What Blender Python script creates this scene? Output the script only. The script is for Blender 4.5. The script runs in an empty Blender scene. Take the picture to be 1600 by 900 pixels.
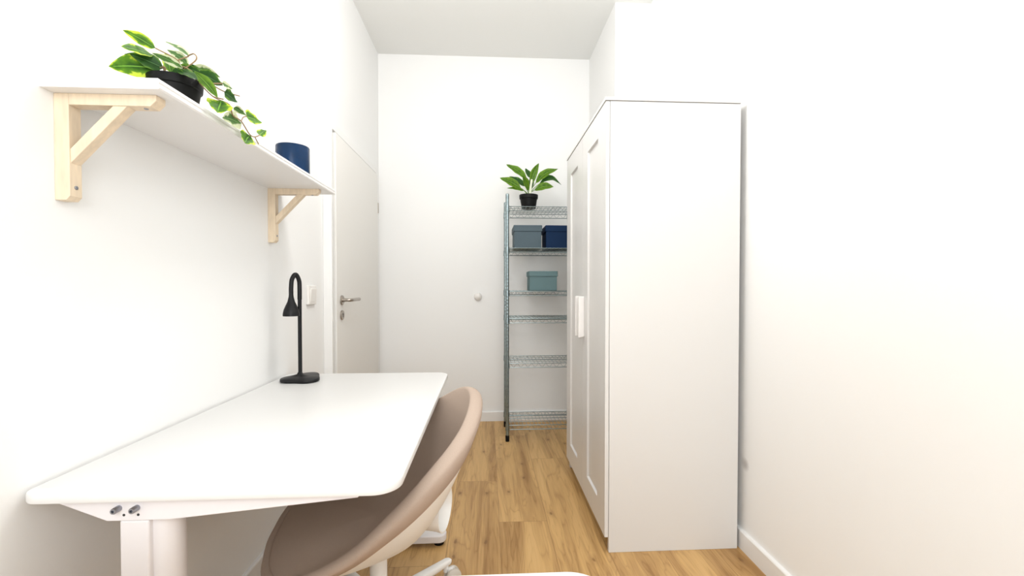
import bpy, bmesh, math, random
from mathutils import Vector, Matrix, Euler
R = math.radians
PI = math.pi
random.seed(4)
C = bpy.context.scene.collection
sc = bpy.context.scene

# ------------------------------------------------------------------ camera, world, light, exposure
cam_d = bpy.data.cameras.new('camera')
cam_d.sensor_width = 36.0
cam_d.lens = 36.0 * 700.0 / 1600.0
cam_d.shift_y = 9.2 / 1600.0
cam_d.clip_start = 0.02
cam = bpy.data.objects.new('camera', cam_d)
C.objects.link(cam)
cam.location = (0, 0, 1.146)
cam.rotation_euler = (R(89.0), 0, R(-3.19))
sc.camera = cam

world = bpy.data.worlds.new('world')
sc.world = world
world.use_nodes = True
bgn = world.node_tree.nodes['Background']
bgn.inputs['Color'].default_value = (0.85, 0.92, 1.0, 1)
bgn.inputs['Strength'].default_value = 1.2

vs = sc.view_settings
vs.view_transform = 'Standard'
vs.look = 'None'
vs.gamma = 1.0
vs.use_curve_mapping = False
vs.exposure = 0.12


def area_light(name, loc, rot, sx, sy, power, col):
    d = bpy.data.lights.new(name, 'AREA')
    d.shape = 'RECTANGLE'
    d.size = sx
    d.size_y = sy
    d.energy = power
    d.color = col
    o = bpy.data.objects.new(name, d)
    C.objects.link(o)
    o.location = loc
    o.rotation_euler = rot
    return o


WINDOW_W = 49.0
FILL_W = 32.5
area_light('window_daylight', (0.1, -1.62, 1.95), (R(90), 0, 0), 1.5, 1.7, WINDOW_W, (0.95, 0.98, 1.0))
ld = bpy.data.lights.new('ceiling_fill_light', 'POINT')  # added fill light to brighten the far end; no fixture is modelled
ld.energy = FILL_W
ld.shadow_soft_size = 0.22
ld.color = (0.995, 0.99, 0.985)
lo = bpy.data.objects.new('ceiling_fill_light', ld)
C.objects.link(lo)
lo.location = (-0.02, 1.72, 2.72)


# ------------------------------------------------------------------ materials
def mat(name, col, rough=0.5, metal=0.0, coat=0.0, emis=None, spec=None):
    m = bpy.data.materials.new(name)
    m.use_nodes = True
    b = m.node_tree.nodes['Principled BSDF']
    b.inputs['Base Color'].default_value = (*col, 1)
    b.inputs['Roughness'].default_value = rough
    b.inputs['Metallic'].default_value = metal
    if coat:
        b.inputs['Coat Weight'].default_value = coat
    if spec is not None:
        b.inputs['Specular IOR Level'].default_value = spec
    if emis:
        b.inputs['Emission Color'].default_value = (*emis[0], 1)
        b.inputs['Emission Strength'].default_value = emis[1]
    return m


def nd(m, t, **kw):
    n = m.node_tree.nodes.new(t)
    for k, v in kw.items():
        setattr(n, k, v)
    return n


def lk(m, a, b):
    m.node_tree.links.new(a, b)


def mth(m, op, a, b=None):
    n = nd(m, 'ShaderNodeMath', operation=op)
    for i, v in enumerate((a, b)):
        if v is None:
            continue
        if isinstance(v, (int, float)):
            n.inputs[i].default_value = v
        else:
            lk(m, v, n.inputs[i])
    return n.outputs[0]


def add_noise_bump(m, scale, strength, dist=0.002, var=0.0, stretch=None):
    b = m.node_tree.nodes['Principled BSDF']
    tc = nd(m, 'ShaderNodeTexCoord')
    src = tc.outputs['Object']
    if stretch:
        mp = nd(m, 'ShaderNodeMapping')
        mp.inputs['Scale'].default_value = stretch
        lk(m, src, mp.inputs['Vector'])
        src = mp.outputs[0]
    n = nd(m, 'ShaderNodeTexNoise')
    n.inputs['Scale'].default_value = scale
    n.inputs['Detail'].default_value = 4
    lk(m, src, n.inputs['Vector'])
    bp = nd(m, 'ShaderNodeBump')
    bp.inputs['Strength'].default_value = strength
    bp.inputs['Distance'].default_value = dist
    lk(m, n.outputs['Fac'], bp.inputs['Height'])
    lk(m, bp.outputs[0], b.inputs['Normal'])
    if var:
        base = list(b.inputs['Base Color'].default_value)[:3]
        cr = nd(m, 'ShaderNodeValToRGB')
        cr.color_ramp.elements[0].position = 0.3
        cr.color_ramp.elements[1].position = 0.7
        cr.color_ramp.elements[0].color = (*[c * (1 - var) for c in base], 1)
        cr.color_ramp.elements[1].color = (*[min(1, c * (1 + var)) for c in base], 1)
        lk(m, n.outputs['Fac'], cr.inputs['Fac'])
        lk(m, cr.outputs[0], b.inputs['Base Color'])
    return m


M = {}
M['wall'] = add_noise_bump(mat('wall_paint', (0.91, 0.905, 0.89), 0.7, spec=0.25), 90, 0.15, 0.001)
M['ceiling'] = add_noise_bump(mat('ceiling_paint', (0.89, 0.89, 0.865), 0.8, spec=0.2), 90, 0.15, 0.001)
M['trim'] = mat('white_trim', (0.87, 0.86, 0.84), 0.35)
M['door'] = add_noise_bump(mat('door_lacquer', (0.84, 0.82, 0.78), 0.4), 30, 0.05, 0.001)
M['gap'] = mat('shadow_gap_rubber', (0.35, 0.34, 0.31), 0.8)
M['desk'] = add_noise_bump(mat('white_laminate', (0.80, 0.79, 0.775), 0.35), 200, 0.03, 0.0005)
M['desk_metal'] = add_noise_bump(mat('white_powder_coat', (0.84, 0.81, 0.82), 0.45), 300, 0.05, 0.0005)
M['ward'] = add_noise_bump(mat('wardrobe_foil', (0.735, 0.72, 0.70), 0.32), 60, 0.02, 0.0005)
M['shelf'] = add_noise_bump(mat('white_shelf_board', (0.88, 0.865, 0.85), 0.4), 200, 0.03, 0.0005)
M['handle_white'] = mat('white_plastic_handle', (0.9, 0.87, 0.84), 0.3)
M['pine'] = add_noise_bump(mat('pale_pine', (0.80, 0.655, 0.48), 0.5), 14, 0.06, 0.001, var=0.09, stretch=(6, 6, 1))
M['steel'] = mat('brushed_steel', (0.40, 0.36, 0.32), 0.28, 1.0)
M['screw'] = mat('zinc_screw', (0.35, 0.36, 0.40), 0.35, 1.0)
M['dark'] = mat('dark_recess', (0.03, 0.028, 0.027), 0.7)
M['chrome'] = add_noise_bump(mat('galvanised_wire', (0.28, 0.345, 0.36), 0.34, 1.0), 60, 0.05, 0.001, var=0.15)
M['black'] = add_noise_bump(mat('black_plastic', (0.005, 0.005, 0.005), 0.5, spec=0.15), 250, 0.05, 0.0005)
M['lamp'] = mat('black_lamp_metal', (0.007, 0.007, 0.008), 0.42, spec=0.25)
M['bulb'] = mat('frosted_lamp_disc', (0.75, 0.75, 0.72), 0.4)
M['soil'] = add_noise_bump(mat('potting_soil', (0.045, 0.028, 0.018), 0.9), 120, 0.8, 0.004, var=0.4)
M['stem_brown'] = mat('brown_stem', (0.30, 0.20, 0.10), 0.6)
M['stem_green'] = mat('green_stem', (0.16, 0.28, 0.05), 0.5)
M['stem_pale'] = mat('pale_stem', (0.72, 0.75, 0.58), 0.5)
M['beige'] = add_noise_bump(mat('beige_seat_cover', (0.475, 0.37, 0.30), 0.8, spec=0.2), 500, 0.2, 0.001, var=0.04)
M['chair_white'] = mat('white_chair_plastic', (0.93, 0.92, 0.90), 0.38)
M['caster'] = mat('grey_caster_plastic', (0.62, 0.57, 0.50), 0.45)
M['cup'] = add_noise_bump(mat('blue_glaze', (0.004, 0.026, 0.078), 0.25, spec=0.2), 12, 0.25, 0.003, var=0.25)
M['switch'] = mat('switch_plastic', (0.84, 0.81, 0.77), 0.3)
M['blind'] = mat('window_frame_white', (0.88, 0.88, 0.87), 0.35)
M['glass'] = mat('window_glass', (1, 1, 1), 0.0)
M['glass'].node_tree.nodes['Principled BSDF'].inputs['Transmission Weight'].default_value = 1.0


def box_mat(name, col):
    m = mat(name, col, 0.7, spec=0.2)
    return add_noise_bump(m, 220, 0.25, 0.001, var=0.08, stretch=(1, 1, 4))


M['box_grey'] = box_mat('grey_blue_card', (0.092, 0.128, 0.150))
M['box_navy'] = box_mat('navy_card', (0.004, 0.022, 0.068))
M['box_teal'] = box_mat('grey_teal_card', (0.135, 0.215, 0.225))


def leaf_mat(name, mid, low, edge, edge_at):
    m = mat(name, mid, 0.45, spec=0.28)
    b = m.node_tree.nodes['Principled BSDF']
    uv = nd(m, 'ShaderNodeUVMap', uv_map='leaf')
    sx = nd(m, 'ShaderNodeSeparateXYZ')
    lk(m, uv.outputs[0], sx.inputs[0])
    v = mth(m, 'ABSOLUTE', sx.outputs[1])
    tc = nd(m, 'ShaderNodeTexCoord')
    n = nd(m, 'ShaderNodeTexNoise')
    n.inputs['Scale'].default_value = 55
    lk(m, tc.outputs['Object'], n.inputs['Vector'])
    nn = mth(m, 'MULTIPLY', mth(m, 'SUBTRACT', n.outputs['Fac'], 0.5), 1.6)
    f = mth(m, 'ADD', v, nn)
    cr = nd(m, 'ShaderNodeValToRGB')
    e = cr.color_ramp.elements
    e[0].position = 0.0
    e[0].color = (*low, 1)
    e[1].position = 1.0
    e[1].color = (*edge, 1)
    k = e.new(edge_at - 0.18)
    k.color = (*mid, 1)
    k = e.new(edge_at)
    k.color = (*edge, 1)
    # paler midrib
    rib = mth(m, 'LESS_THAN', v, 0.05)
    mx = nd(m, 'ShaderNodeMix', data_type='RGBA')
    lk(m, f, cr.inputs['Fac'])
    lk(m, rib, mx.inputs['Factor'])
    lk(m, cr.outputs[0], mx.inputs['A'])
    mx.inputs['B'].default_value = (*[min(1, c * 1.6 + 0.03) for c in mid], 1)
    lk(m, mx.outputs['Result'], b.inputs['Base Color'])
    b.inputs['Subsurface Weight'].default_value = 0.0
    # thin leaves let some light through
    tr = nd(m, 'ShaderNodeBsdfTranslucent')
    lk(m, mx.outputs['Result'], tr.inputs['Color'])
    ms = nd(m, 'ShaderNodeMixShader')
    ms.inputs[0].default_value = 0.25
    lk(m, b.outputs[0], ms.inputs[1])
    lk(m, tr.outputs[0], ms.inputs[2])
    lk(m, ms.outputs[0], m.node_tree.nodes['Material Output'].inputs['Surface'])
    return m


M['leaf_var'] = leaf_mat('variegated_leaf', (0.11, 0.27, 0.015), (0.035, 0.11, 0.012), (0.60, 0.72, 0.06), 0.88)
M['leaf_dark'] = leaf_mat('dark_leaf', (0.030, 0.105, 0.014), (0.014, 0.055, 0.010), (0.12, 0.25, 0.03), 0.95)
M['leaf_pale'] = leaf_mat('cream_edged_leaf', (0.09, 0.20, 0.04), (0.05, 0.13, 0.03), (0.62, 0.66, 0.42), 0.62)
M['leaf_green'] = leaf_mat('glossy_green_leaf', (0.115, 0.24, 0.012), (0.040, 0.110, 0.008), (0.15, 0.28, 0.02), 0.9)


def floor_mat():
    m = mat('oak_planks', (0.5, 0.3, 0.13), 0.42, spec=0.35)
    b = m.node_tree.nodes['Principled BSDF']
    tc = nd(m, 'ShaderNodeTexCoord')
    s = nd(m, 'ShaderNodeSeparateXYZ')
    lk(m, tc.outputs['Object'], s.inputs[0])
    x, y = s.outputs[0], s.outputs[1]
    PW, PL = 0.2333, 1.25
    u = mth(m, 'DIVIDE', mth(m, 'SUBTRACT', x, 0.058), PW)
    row = mth(m, 'FLOOR', u)
    wr = nd(m, 'ShaderNodeTexWhiteNoise', noise_dimensions='1D')
    lk(m, mth(m, 'ADD', row, 0.5), wr.inputs['W'])
    # the row that starts at x = 0.058 has its joint at y = 2.155
    off = mth(m, 'MULTIPLY', mth(m, 'MULTIPLY', row, 0.37), PL)
    v = mth(m, 'DIVIDE', mth(m, 'SUBTRACT', mth(m, 'ADD', y, off), 2.155), PL)
    colm = mth(m, 'FLOOR', v)
    cmb = nd(m, 'ShaderNodeCombineXYZ')
    lk(m, row, cmb.inputs[0])
    lk(m, colm, cmb.inputs[1])
    idn = nd(m, 'ShaderNodeTexWhiteNoise', noise_dimensions='3D')
    lk(m, cmb.outputs[0], idn.inputs['Vector'])
    pid = idn.outputs['Value']
    fu = mth(m, 'FRACT', u)
    fv = mth(m, 'FRACT', v)
    du = mth(m, 'MULTIPLY', mth(m, 'MINIMUM', fu, mth(m, 'SUBTRACT', 1.0, fu)), PW)
    dv = mth(m, 'MULTIPLY', mth(m, 'MINIMUM', fv, mth(m, 'SUBTRACT', 1.0, fv)), PL)
    seam = mth(m, 'LESS_THAN', mth(m, 'MINIMUM', du, dv), 0.0009)
    # grain coordinates, shifted per plank
    gz = mth(m, 'MULTIPLY', pid, 37.0)
    g = nd(m, 'ShaderNodeCombineXYZ')
    lk(m, mth(m, 'MULTIPLY', x, 9.0), g.inputs[0])
    lk(m, mth(m, 'MULTIPLY', y, 0.9), g.inputs[1])
    lk(m, gz, g.inputs[2])
    big = nd(m, 'ShaderNodeTexNoise')
    big.inputs['Scale'].default_value = 1.1
    big.inputs['Detail'].default_value = 3
    big.inputs['Distortion'].default_value = 0.6
    lk(m, g.outputs[0], big.inputs['Vector'])
    # growth rings: contour lines of the big noise
    ring = mth(m, 'FRACT', mth(m, 'MULTIPLY', big.outputs['Fac'], 11.0))
    ring = mth(m, 'MULTIPLY', mth(m, 'ABSOLUTE', mth(m, 'SUBTRACT', ring, 0.5)), 2.0)
    g2 = nd(m, 'ShaderNodeCombineXYZ')
    lk(m, mth(m, 'MULTIPLY', x, 150.0), g2.inputs[0])
    lk(m, mth(m, 'MULTIPLY', y, 5.0), g2.inputs[1])
    lk(m, gz, g2.inputs[2])
    fine = nd(m, 'ShaderNodeTexNoise')
    fine.inputs['Scale'].default_value = 1.0
    fine.inputs['Detail'].default_value = 5
    lk(m, g2.outputs[0], fine.inputs['Vector'])
    g3 = nd(m, 'ShaderNodeCombineXYZ')
    lk(m, mth(m, 'MULTIPLY', x, 28.0), g3.inputs[0])
    lk(m, mth(m, 'MULTIPLY', y, 1.6), g3.inputs[1])
    lk(m, mth(m, 'ADD', gz, 9.0), g3.inputs[2])
    streak = nd(m, 'ShaderNodeTexNoise')
    streak.inputs['Scale'].default_value = 1.0
    streak.inputs['Detail'].default_value = 4
    streak.inputs['Distortion'].default_value = 1.2
    lk(m, g3.outputs[0], streak.inputs['Vector'])
    sk = nd(m, 'ShaderNodeMapRange')
    sk.inputs['From Min'].default_value = 0.50
    sk.inputs['From Max'].default_value = 0.75
    sk.inputs['To Min'].default_value = 0.0
    sk.inputs['To Max'].default_value = 0.13
    lk(m, streak.outputs['Fac'], sk.inputs['Value'])
    t = mth(m, 'ADD', mth(m, 'MULTIPLY', big.outputs['Fac'], 0.69), mth(m, 'MULTIPLY', fine.outputs['Fac'], 0.20))
    t = mth(m, 'ADD', t, mth(m, 'MULTIPLY', pid, 0.12))
    t = mth(m, 'ADD', t, mth(m, 'MULTIPLY', mth(m, 'POWER', ring, 5.0), -0.10))
    t = mth(m, 'SUBTRACT', t, sk.outputs[0])
    cr = nd(m, 'ShaderNodeValToRGB')
    e = cr.color_ramp.elements
    e[0].position = 0.28
    e[0].color = (0.335, 0.178, 0.060, 1)
    e[1].position = 0.85
    e[1].color = (0.78, 0.52, 0.235, 1)
    k = e.new(0.55)
    k.color = (0.625, 0.385, 0.155, 1)
    lk(m, t, cr.inputs['Fac'])
    # knots: sparse dark spots with a softer halo, in about a third of the cells
    wob = nd(m, 'ShaderNodeTexNoise')
    wob.inputs['Scale'].default_value = 40.0
    lk(m, tc.outputs['Object'], wob.inputs['Vector'])
    wv = mth(m, 'MULTIPLY', mth(m, 'SUBTRACT', wob.outputs['Fac'], 0.5), 0.10)
    kv = nd(m, 'ShaderNodeCombineXYZ')
    lk(m, mth(m, 'ADD', mth(m, 'MULTIPLY', x, 8.3), wv), kv.inputs[0])
    lk(m, mth(m, 'ADD', mth(m, 'MULTIPLY', y, 4.1), wv), kv.inputs[1])
    vor = nd(m, 'ShaderNodeTexVoronoi', voronoi_dimensions='2D')
    vor.inputs['Scale'].default_value = 1.0
    lk(m, kv.outputs[0], vor.inputs['Vector'])
    sel = nd(m, 'ShaderNodeSeparateColor')
    lk(m, vor.outputs['Color'], sel.inputs[0])
    kr = nd(m, 'ShaderNodeValToRGB')
    ke = kr.color_ramp.elements
    ke[0].position = 0.0
    ke[0].color = (0.85, 0.85, 0.85, 1)
    ke[1].position = 0.22
    ke[1].color = (0, 0, 0, 1)
    k_ = ke.new(0.045)
    k_.color = (0.70, 0.70, 0.70, 1)
    k_ = ke.new(0.075)
    k_.color = (0.22, 0.22, 0.22, 1)
    lk(m, vor.outputs['Distance'], kr.inputs['Fac'])
    knot = nd(m, 'ShaderNodeMath', operation='MULTIPLY')
    lk(m, kr.outputs[0], knot.inputs[0])
    lk(m, mth(m, 'GREATER_THAN', sel.outputs[0], 0.62), knot.inputs[1])
    mk = nd(m, 'ShaderNodeMix', data_type='RGBA')
    lk(m, knot.outputs[0], mk.inputs['Factor'])
    lk(m, cr.outputs[0], mk.inputs['A'])
    mk.inputs['B'].default_value = (0.20, 0.095, 0.032, 1)
    ms = nd(m, 'ShaderNodeMix', data_type='RGBA')
    lk(m, mth(m, 'MULTIPLY', seam, 0.7), ms.inputs['Factor'])
    lk(m, mk.outputs['Result'], ms.inputs['A'])
    ms.inputs['B'].default_value = (0.16, 0.075, 0.025, 1)
    lk(m, ms.outputs['Result'], b.inputs['Base Color'])
    bp = nd(m, 'ShaderNodeBump')
    bp.inputs['Strength'].default_value = 0.12
    bp.inputs['Distance'].default_value = 0.001
    lk(m, t, bp.inputs['Height'])
    lk(m, bp.outputs[0], b.inputs['Normal'])
    return m


M['floor'] = floor_mat()


def dark_spot_wall():  # wall paint with one soft-edged darker spot mixed into the colour
    m = M['wall'].copy()
    m.name = 'wall_paint_dark_spot'
    b = m.node_tree.nodes['Principled BSDF']
    tc = nd(m, 'ShaderNodeTexCoord')
    ds = nd(m, 'ShaderNodeVectorMath', operation='DISTANCE')
    lk(m, tc.outputs['Object'], ds.inputs[0])
    ds.inputs[1].default_value = (1.118, 1.872, 0.372)
    mr = nd(m, 'ShaderNodeMapRange')
    mr.inputs['From Min'].default_value = 0.008
    mr.inputs['From Max'].default_value = 0.032
    mr.inputs['To Min'].default_value = 0.5
    mr.inputs['To Max'].default_value = 0.0
    lk(m, ds.outputs['Value'], mr.inputs['Value'])
    mx = nd(m, 'ShaderNodeMix', data_type='RGBA')
    lk(m, mr.outputs[0], mx.inputs['Factor'])
    mx.inputs['A'].default_value = b.inputs['Base Color'].default_value
    mx.inputs['B'].default_value = (0.30, 0.27, 0.25, 1)
    lk(m, mx.outputs['Result'], b.inputs['Base Color'])
    return m


M['wall_spot'] = dark_spot_wall()


# ------------------------------------------------------------------ mesh helpers
def NB():
    return bmesh.new()


def root_loc(p):
    while p.parent is not None:
        p = p.parent
    return p.location.copy()


def obj(name, bm, m, parent=None, smooth=False, loc=None, auto=40, bevel=0.0, seg=2):
    """link a bmesh (world coordinates) as one mesh object; origin at the thing's base"""
    bmesh.ops.recalc_face_normals(bm, faces=bm.faces[:])
    if parent is not None:
        off = root_loc(parent)
    else:
        off = Vector(loc) if loc is not None else Vector((0, 0, 0))
    if off.length > 0:
        bmesh.ops.translate(bm, verts=bm.verts[:], vec=-off)
    me = bpy.data.meshes.new(name)
    bm.to_mesh(me)
    bm.free()
    me.materials.append(M[m] if isinstance(m, str) else m)
    if smooth:
        for p in me.polygons:
            p.use_smooth = True
        try:
            me.set_sharp_from_angle(angle=R(auto))
        except Exception:
            pass
    o = bpy.data.objects.new(name, me)
    C.objects.link(o)
    if parent is not None:
        o.parent = parent
    else:
        o.location = off
    if bevel:
        md = o.modifiers.new('bevel', 'BEVEL')
        md.width = bevel
        md.segments = seg
        md.limit_method = 'ANGLE'
        md.angle_limit = R(50)
    return o


def tag(o, label, cat, group=None):
    o['label'] = label
    o['category'] = cat
    if group:
        o['group'] = group
    return o


def thing(name, label, cat, loc, group=None):
    o = bpy.data.objects.new(name, None)
    C.objects.link(o)
    o.empty_display_size = 0.1
    o.location = loc
    return tag(o, label, cat, group)


def struct(name, bm, m, **k):
    o = obj(name, bm, m, **k)
    o['kind'] = 'structure'
    return o


def bx(bm, x0, x1, y0, y1, z0, z1):
    v = [bm.verts.new(p) for p in ((x0, y0, z0), (x1, y0, z0), (x1, y1, z0), (x0, y1, z0),
                                   (x0, y0, z1), (x1, y0, z1), (x1, y1, z1), (x0, y1, z1))]
    for f in ((0, 3, 2, 1), (4, 5, 6, 7), (0, 1, 5, 4), (1, 2, 6, 5), (2, 3, 7, 6), (3, 0, 4, 7)):
        bm.faces.new([v[i] for i in f])
    return bm


def prism(bm, pts, d):
    """closed polygon pts (3D, planar) extruded by vector d"""
    d = Vector(d)
    a = [bm.verts.new(p) for p in pts]
    b = [bm.verts.new(Vector(p) + d) for p in pts]
    n = len(pts)
    bm.faces.new(a[::-1])
    bm.faces.new(b)
    for i in range(n):
        j = (i + 1) % n
        bm.faces.new((a[i], a[j], b[j], b[i]))
    return bm


def tube(bm, pts, r, n=8, cap=True, closed=False):
    """round bar along pts; r may be a list"""
    P = [Vector(p) for p in pts]
    k = len(P)
    rs = r if isinstance(r, (list, tuple)) else [r] * k
    rings = []
    prev = None
    for i in range(k):
        if closed:
            t = (P[(i + 1) % k] - P[i - 1]).normalized()
        else:
            t = (P[min(i + 1, k - 1)] - P[max(i - 1, 0)]).normalized()
        if prev is None:
            h = Vector((0, 0, 1)) if abs(t.z) < 0.9 else Vector((1, 0, 0))
            a = t.cross(h).normalized()
        else:
            a = (prev - t * prev.dot(t)).normalized()
        prev = a
        b = t.cross(a)
        rings.append([bm.verts.new(P[i] + (a * math.cos(2 * PI * q / n) + b * math.sin(2 * PI * q / n)) * rs[i]) for q in range(n)])
    m = k if closed else k - 1
    for i in range(m):
        A, B = rings[i], rings[(i + 1) % k]
        for q in range(n):
            bm.faces.new((A[q], A[(q + 1) % n], B[(q + 1) % n], B[q]))
    if cap and not closed:
        bm.faces.new(rings[0][::-1])
        bm.faces.new(rings[-1])
    return bm


def lathe(bm, prof, c, axis=(0, 0, 1), n=32, close_ends=True):
    """prof: list of (r, h) along axis from point c"""
    ax = Vector(axis).normalized()
    h = Vector((0, 0, 1)) if abs(ax.z) < 0.9 else Vector((1, 0, 0))
    a = ax.cross(h).normalized()
    b = ax.cross(a)
    c = Vector(c)
    rings = []
    for r, z in prof:
        if r < 1e-6:
            rings.append([bm.verts.new(c + ax * z)])
        else:
            rings.append([bm.verts.new(c + ax * z + (a * math.cos(2 * PI * q / n) + b * math.sin(2 * PI * q / n)) * r) for q in range(n)])
    for A, B in zip(rings, rings[1:]):
        for q in range(n):
            p = (q + 1) % n
            if len(A) == 1 and len(B) == 1:
                continue
            if len(A) == 1:
                bm.faces.new((A[0], B[p], B[q]))
            elif len(B) == 1:
                bm.faces.new((A[q], A[p], B[0]))
            else:
                bm.faces.new((A[q], A[p], B[p], B[q]))
    if close_ends:
        if len(rings[0]) > 1:
            bm.faces.new(rings[0][::-1])
        if len(rings[-1]) > 1:
            bm.faces.new(rings[-1])
    return bm


def rrect(x0, x1, y0, y1, rad, z, n=8, rad_left=None):
    pts = []
    rl = rad if rad_left is None else rad_left
    for cx, cy, a0, rad in ((x1 - rad, y1 - rad, 0, rad), (x0 + rl, y1 - rl, 90, rl), (x0 + rl, y0 + rl, 180, rl), (x1 - rad, y0 + rad, 270, rad)):
        for i in range(n + 1):
            a = R(a0 + 90 * i / n)
            pts.append((cx + rad * math.cos(a), cy + rad * math.sin(a), z))
    return pts


def catmull(P, k=6):
    P = [Vector(p) for p in P]
    Q = [P[0] * 2 - P[1]] + P + [P[-1] * 2 - P[-2]]
    out = []
    for i in range(1, len(Q) - 2):
        for s in range(k):
            t = s / k
            a, b, c, d = Q[i - 1], Q[i], Q[i + 1], Q[i + 2]
            out.append(0.5 * ((2 * b) + (c - a) * t + (2 * a - 5 * b + 4 * c - d) * t * t + (3 * b - a - 3 * c + d) * t ** 3))
    out.append(P[-1])
    return out


def leaf(bm, uvl, tip, base, w, nrm, arch=0.08, fold=0.25, blunt=0.75, twist=0.0):
    """one blade from base to tip, w wide, facing nrm"""
    tip, base = Vector(tip), Vector(base)
    d = tip - base
    L = d.length
    t = d.normalized()
    nrm = Vector(nrm)
    nrm = (nrm - t * nrm.dot(t)).normalized()
    NU, NV = 10, 4
    up = Vector((0, 0, 1))
    up = (up - t * up.dot(t))
    up = up.normalized() if up.length > 0.05 else nrm
    grid = []
    for i in range(NU + 1):
        s = i / NU
        hw = w * 0.5 * (math.sin(PI * s ** blunt) ** 0.85 if 0 < s < 1 else 0.0) + 0.0004
        a = twist * (s - 0.5)
        n2 = nrm * math.cos(a) + t.cross(nrm) * math.sin(a)
        side = t.cross(n2)
        mid = base + d * s + up * (arch * L * math.sin(PI * s))
        row = []
        for j in range(-NV, NV + 1):
            q = j / NV
            wav = 0.04 * w * math.sin(s * 17 + j) * abs(q)
            row.append((bm.verts.new(mid + side * (hw * q) - n2 * (fold * hw * (1 - abs(q)) - wav)), s, q))
        grid.append(row)
    for i in range(NU):
        for j in range(2 * NV):
            vs_ = (grid[i][j], grid[i][j + 1], grid[i + 1][j + 1], grid[i + 1][j])
            f = bm.faces.new([q[0] for q in vs_])
            f.smooth = True
            for lp, q in zip(f.loops, vs_):
                lp[uvl].uv = (q[1], q[2])


# ------------------------------------------------------------------ the room
XL, XR, XN = -0.90, 1.118, 0.871      # left wall, right wall, right wall of the niche
YB, YF, YS = 3.80, -1.70, 3.03       # back wall, window wall behind the camera, step in the right wall
ZC = 3.07

struct('floor', bx(NB(), XL - 0.1, XR + 0.1, YF - 0.1, YB + 0.1, -0.1, 0.0), 'floor')
struct('ceiling', bx(NB(), XL - 0.1, XR + 0.1, YF - 0.1, YB + 0.1, ZC, ZC + 0.1), 'ceiling')
struct('wall_left', bx(NB(), XL - 0.1, XL, YF - 0.1, YB + 0.1, 0, ZC), 'wall')
struct('wall_back', bx(NB(), XL, XR + 0.1, YB, YB + 0.1, 0, ZC), 'wall')
bm = NB()
prism(bm, [(XR, YF - 0.1, 0), (XR + 0.1, YF - 0.1, 0), (XR + 0.1, YB, 0), (XN, YB, 0), (XN, YS, 0), (XR, YS, 0)], (0, 0, ZC))
struct('wall_right', bm, 'wall_spot')
# window wall behind the camera
WX0, WX1, WZ0, WZ1 = -0.72, 0.92, 1.02, 2.88
bm = NB()
bx(bm, XL, WX0, YF - 0.1, YF, 0, ZC)
bx(bm, WX1, XR, YF - 0.1, YF, 0, ZC)
bx(bm, WX0, WX1, YF - 0.1, YF, 0, WZ0)
bx(bm, WX0, WX1, YF - 0.1, YF, WZ1, ZC)
struct('wall_front', bm, 'wall')
bm = NB()
for x0, x1, z0, z1 in ((WX0, WX0 + 0.07, WZ0, WZ1), (WX1 - 0.07, WX1, WZ0, WZ1), (0.06, 0.14, WZ0 + 0.07, WZ1 - 0.07),
                       (WX0 + 0.07, WX1 - 0.07, WZ0, WZ0 + 0.07), (WX0 + 0.07, WX1 - 0.07, WZ1 - 0.07, WZ1)):
    bx(bm, x0, x1, YF - 0.085, YF - 0.025, z0, z1)
win = struct('window_1', bm, 'blind')
bm = NB()
for x0, x1 in ((WX0 + 0.07, 0.06), (0.14, WX1 - 0.07)):
    bx(bm, x0, x1, YF - 0.062, YF - 0.056, WZ0 + 0.07, WZ1 - 0.07)
obj('pane', bm, 'glass', win)


def skirting(name, x0, x1, y0, y1, side):
    """8 cm skirting board with a rounded upper edge; side is the direction it faces"""
    h, r = 0.082, 0.006
    bm = NB()
    if side in ('+x', '-x'):
        s = 1 if side == '+x' else -1
        xa = x0 if side == '+x' else x1
        t = (x1 - x0) * s
        pts = [(xa, y0, 0), (xa + t, y0, 0), (xa + t, y0, h - r), (xa + t - s * r * 0.4, y0, h - r * 0.3), (xa + t - s * r, y0, h), (xa, y0, h)]
        prism(bm, pts, (0, y1 - y0, 0))
    else:
        pts = [(x0, y1, 0), (x0, y0, 0), (x0, y0, h - r), (x0, y0 + r * 0.4, h - r * 0.3), (x0, y0 + r, h), (x0, y1, h)]
        prism(bm, pts, (x1 - x0, 0, 0))
    return struct(name, bm, 'trim')


skirting('baseboard_left', XL, XL + 0.014, YF, 2.518, '+x')
skirting('baseboard_back', XL + 0.02, XN, YB - 0.016, YB, '-y')
skirting('baseboard_right', XR - 0.016, XR, YF, YS, '-x')
skirting('baseboard_niche', XN - 0.014, XN, YS, YB - 0.016, '-x')

# ------------------------------------------------------------------ door in the left wall
dr = bpy.data.objects.new('door_1', None)
C.objects.link(dr)
dr.location = (XL, 3.2, 0)
dr['kind'] = 'structure'
bm = NB()
bx(bm, XL, XL + 0.047, 2.52, 2.546, 0, 2.062)
bx(bm, XL, XL + 0.047, 2.546, 3.528, 2.016, 2.062)
bx(bm, XL, XL + 0.047, 3.528, 3.575, 0, 2.062)
obj('door_frame', bm, 'trim', dr, bevel=0.003)
bm = NB()
bx(bm, XL, XL + 0.020, 2.546, 2.565, 0, 2.016)
bx(bm, XL, XL + 0.020, 2.565, 3.528, 2.004, 2.016)
obj('door_seal', bm, 'gap', dr)
leafo = obj('door_leaf', bx(NB(), XL + 0.020, XL + 0.058, 2.562, 3.522, 0.012, 2.003), 'door', dr, bevel=0.002)
xf = XL + 0.058
hy, hz = 2.645, 1.065
bm = NB()
lathe(bm, [(0.028, 0.0), (0.028, 0.007), (0.026, 0.009), (0.012, 0.009), (0.0115, 0.02)], (xf, hy, hz), (1, 0, 0), 28)
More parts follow.
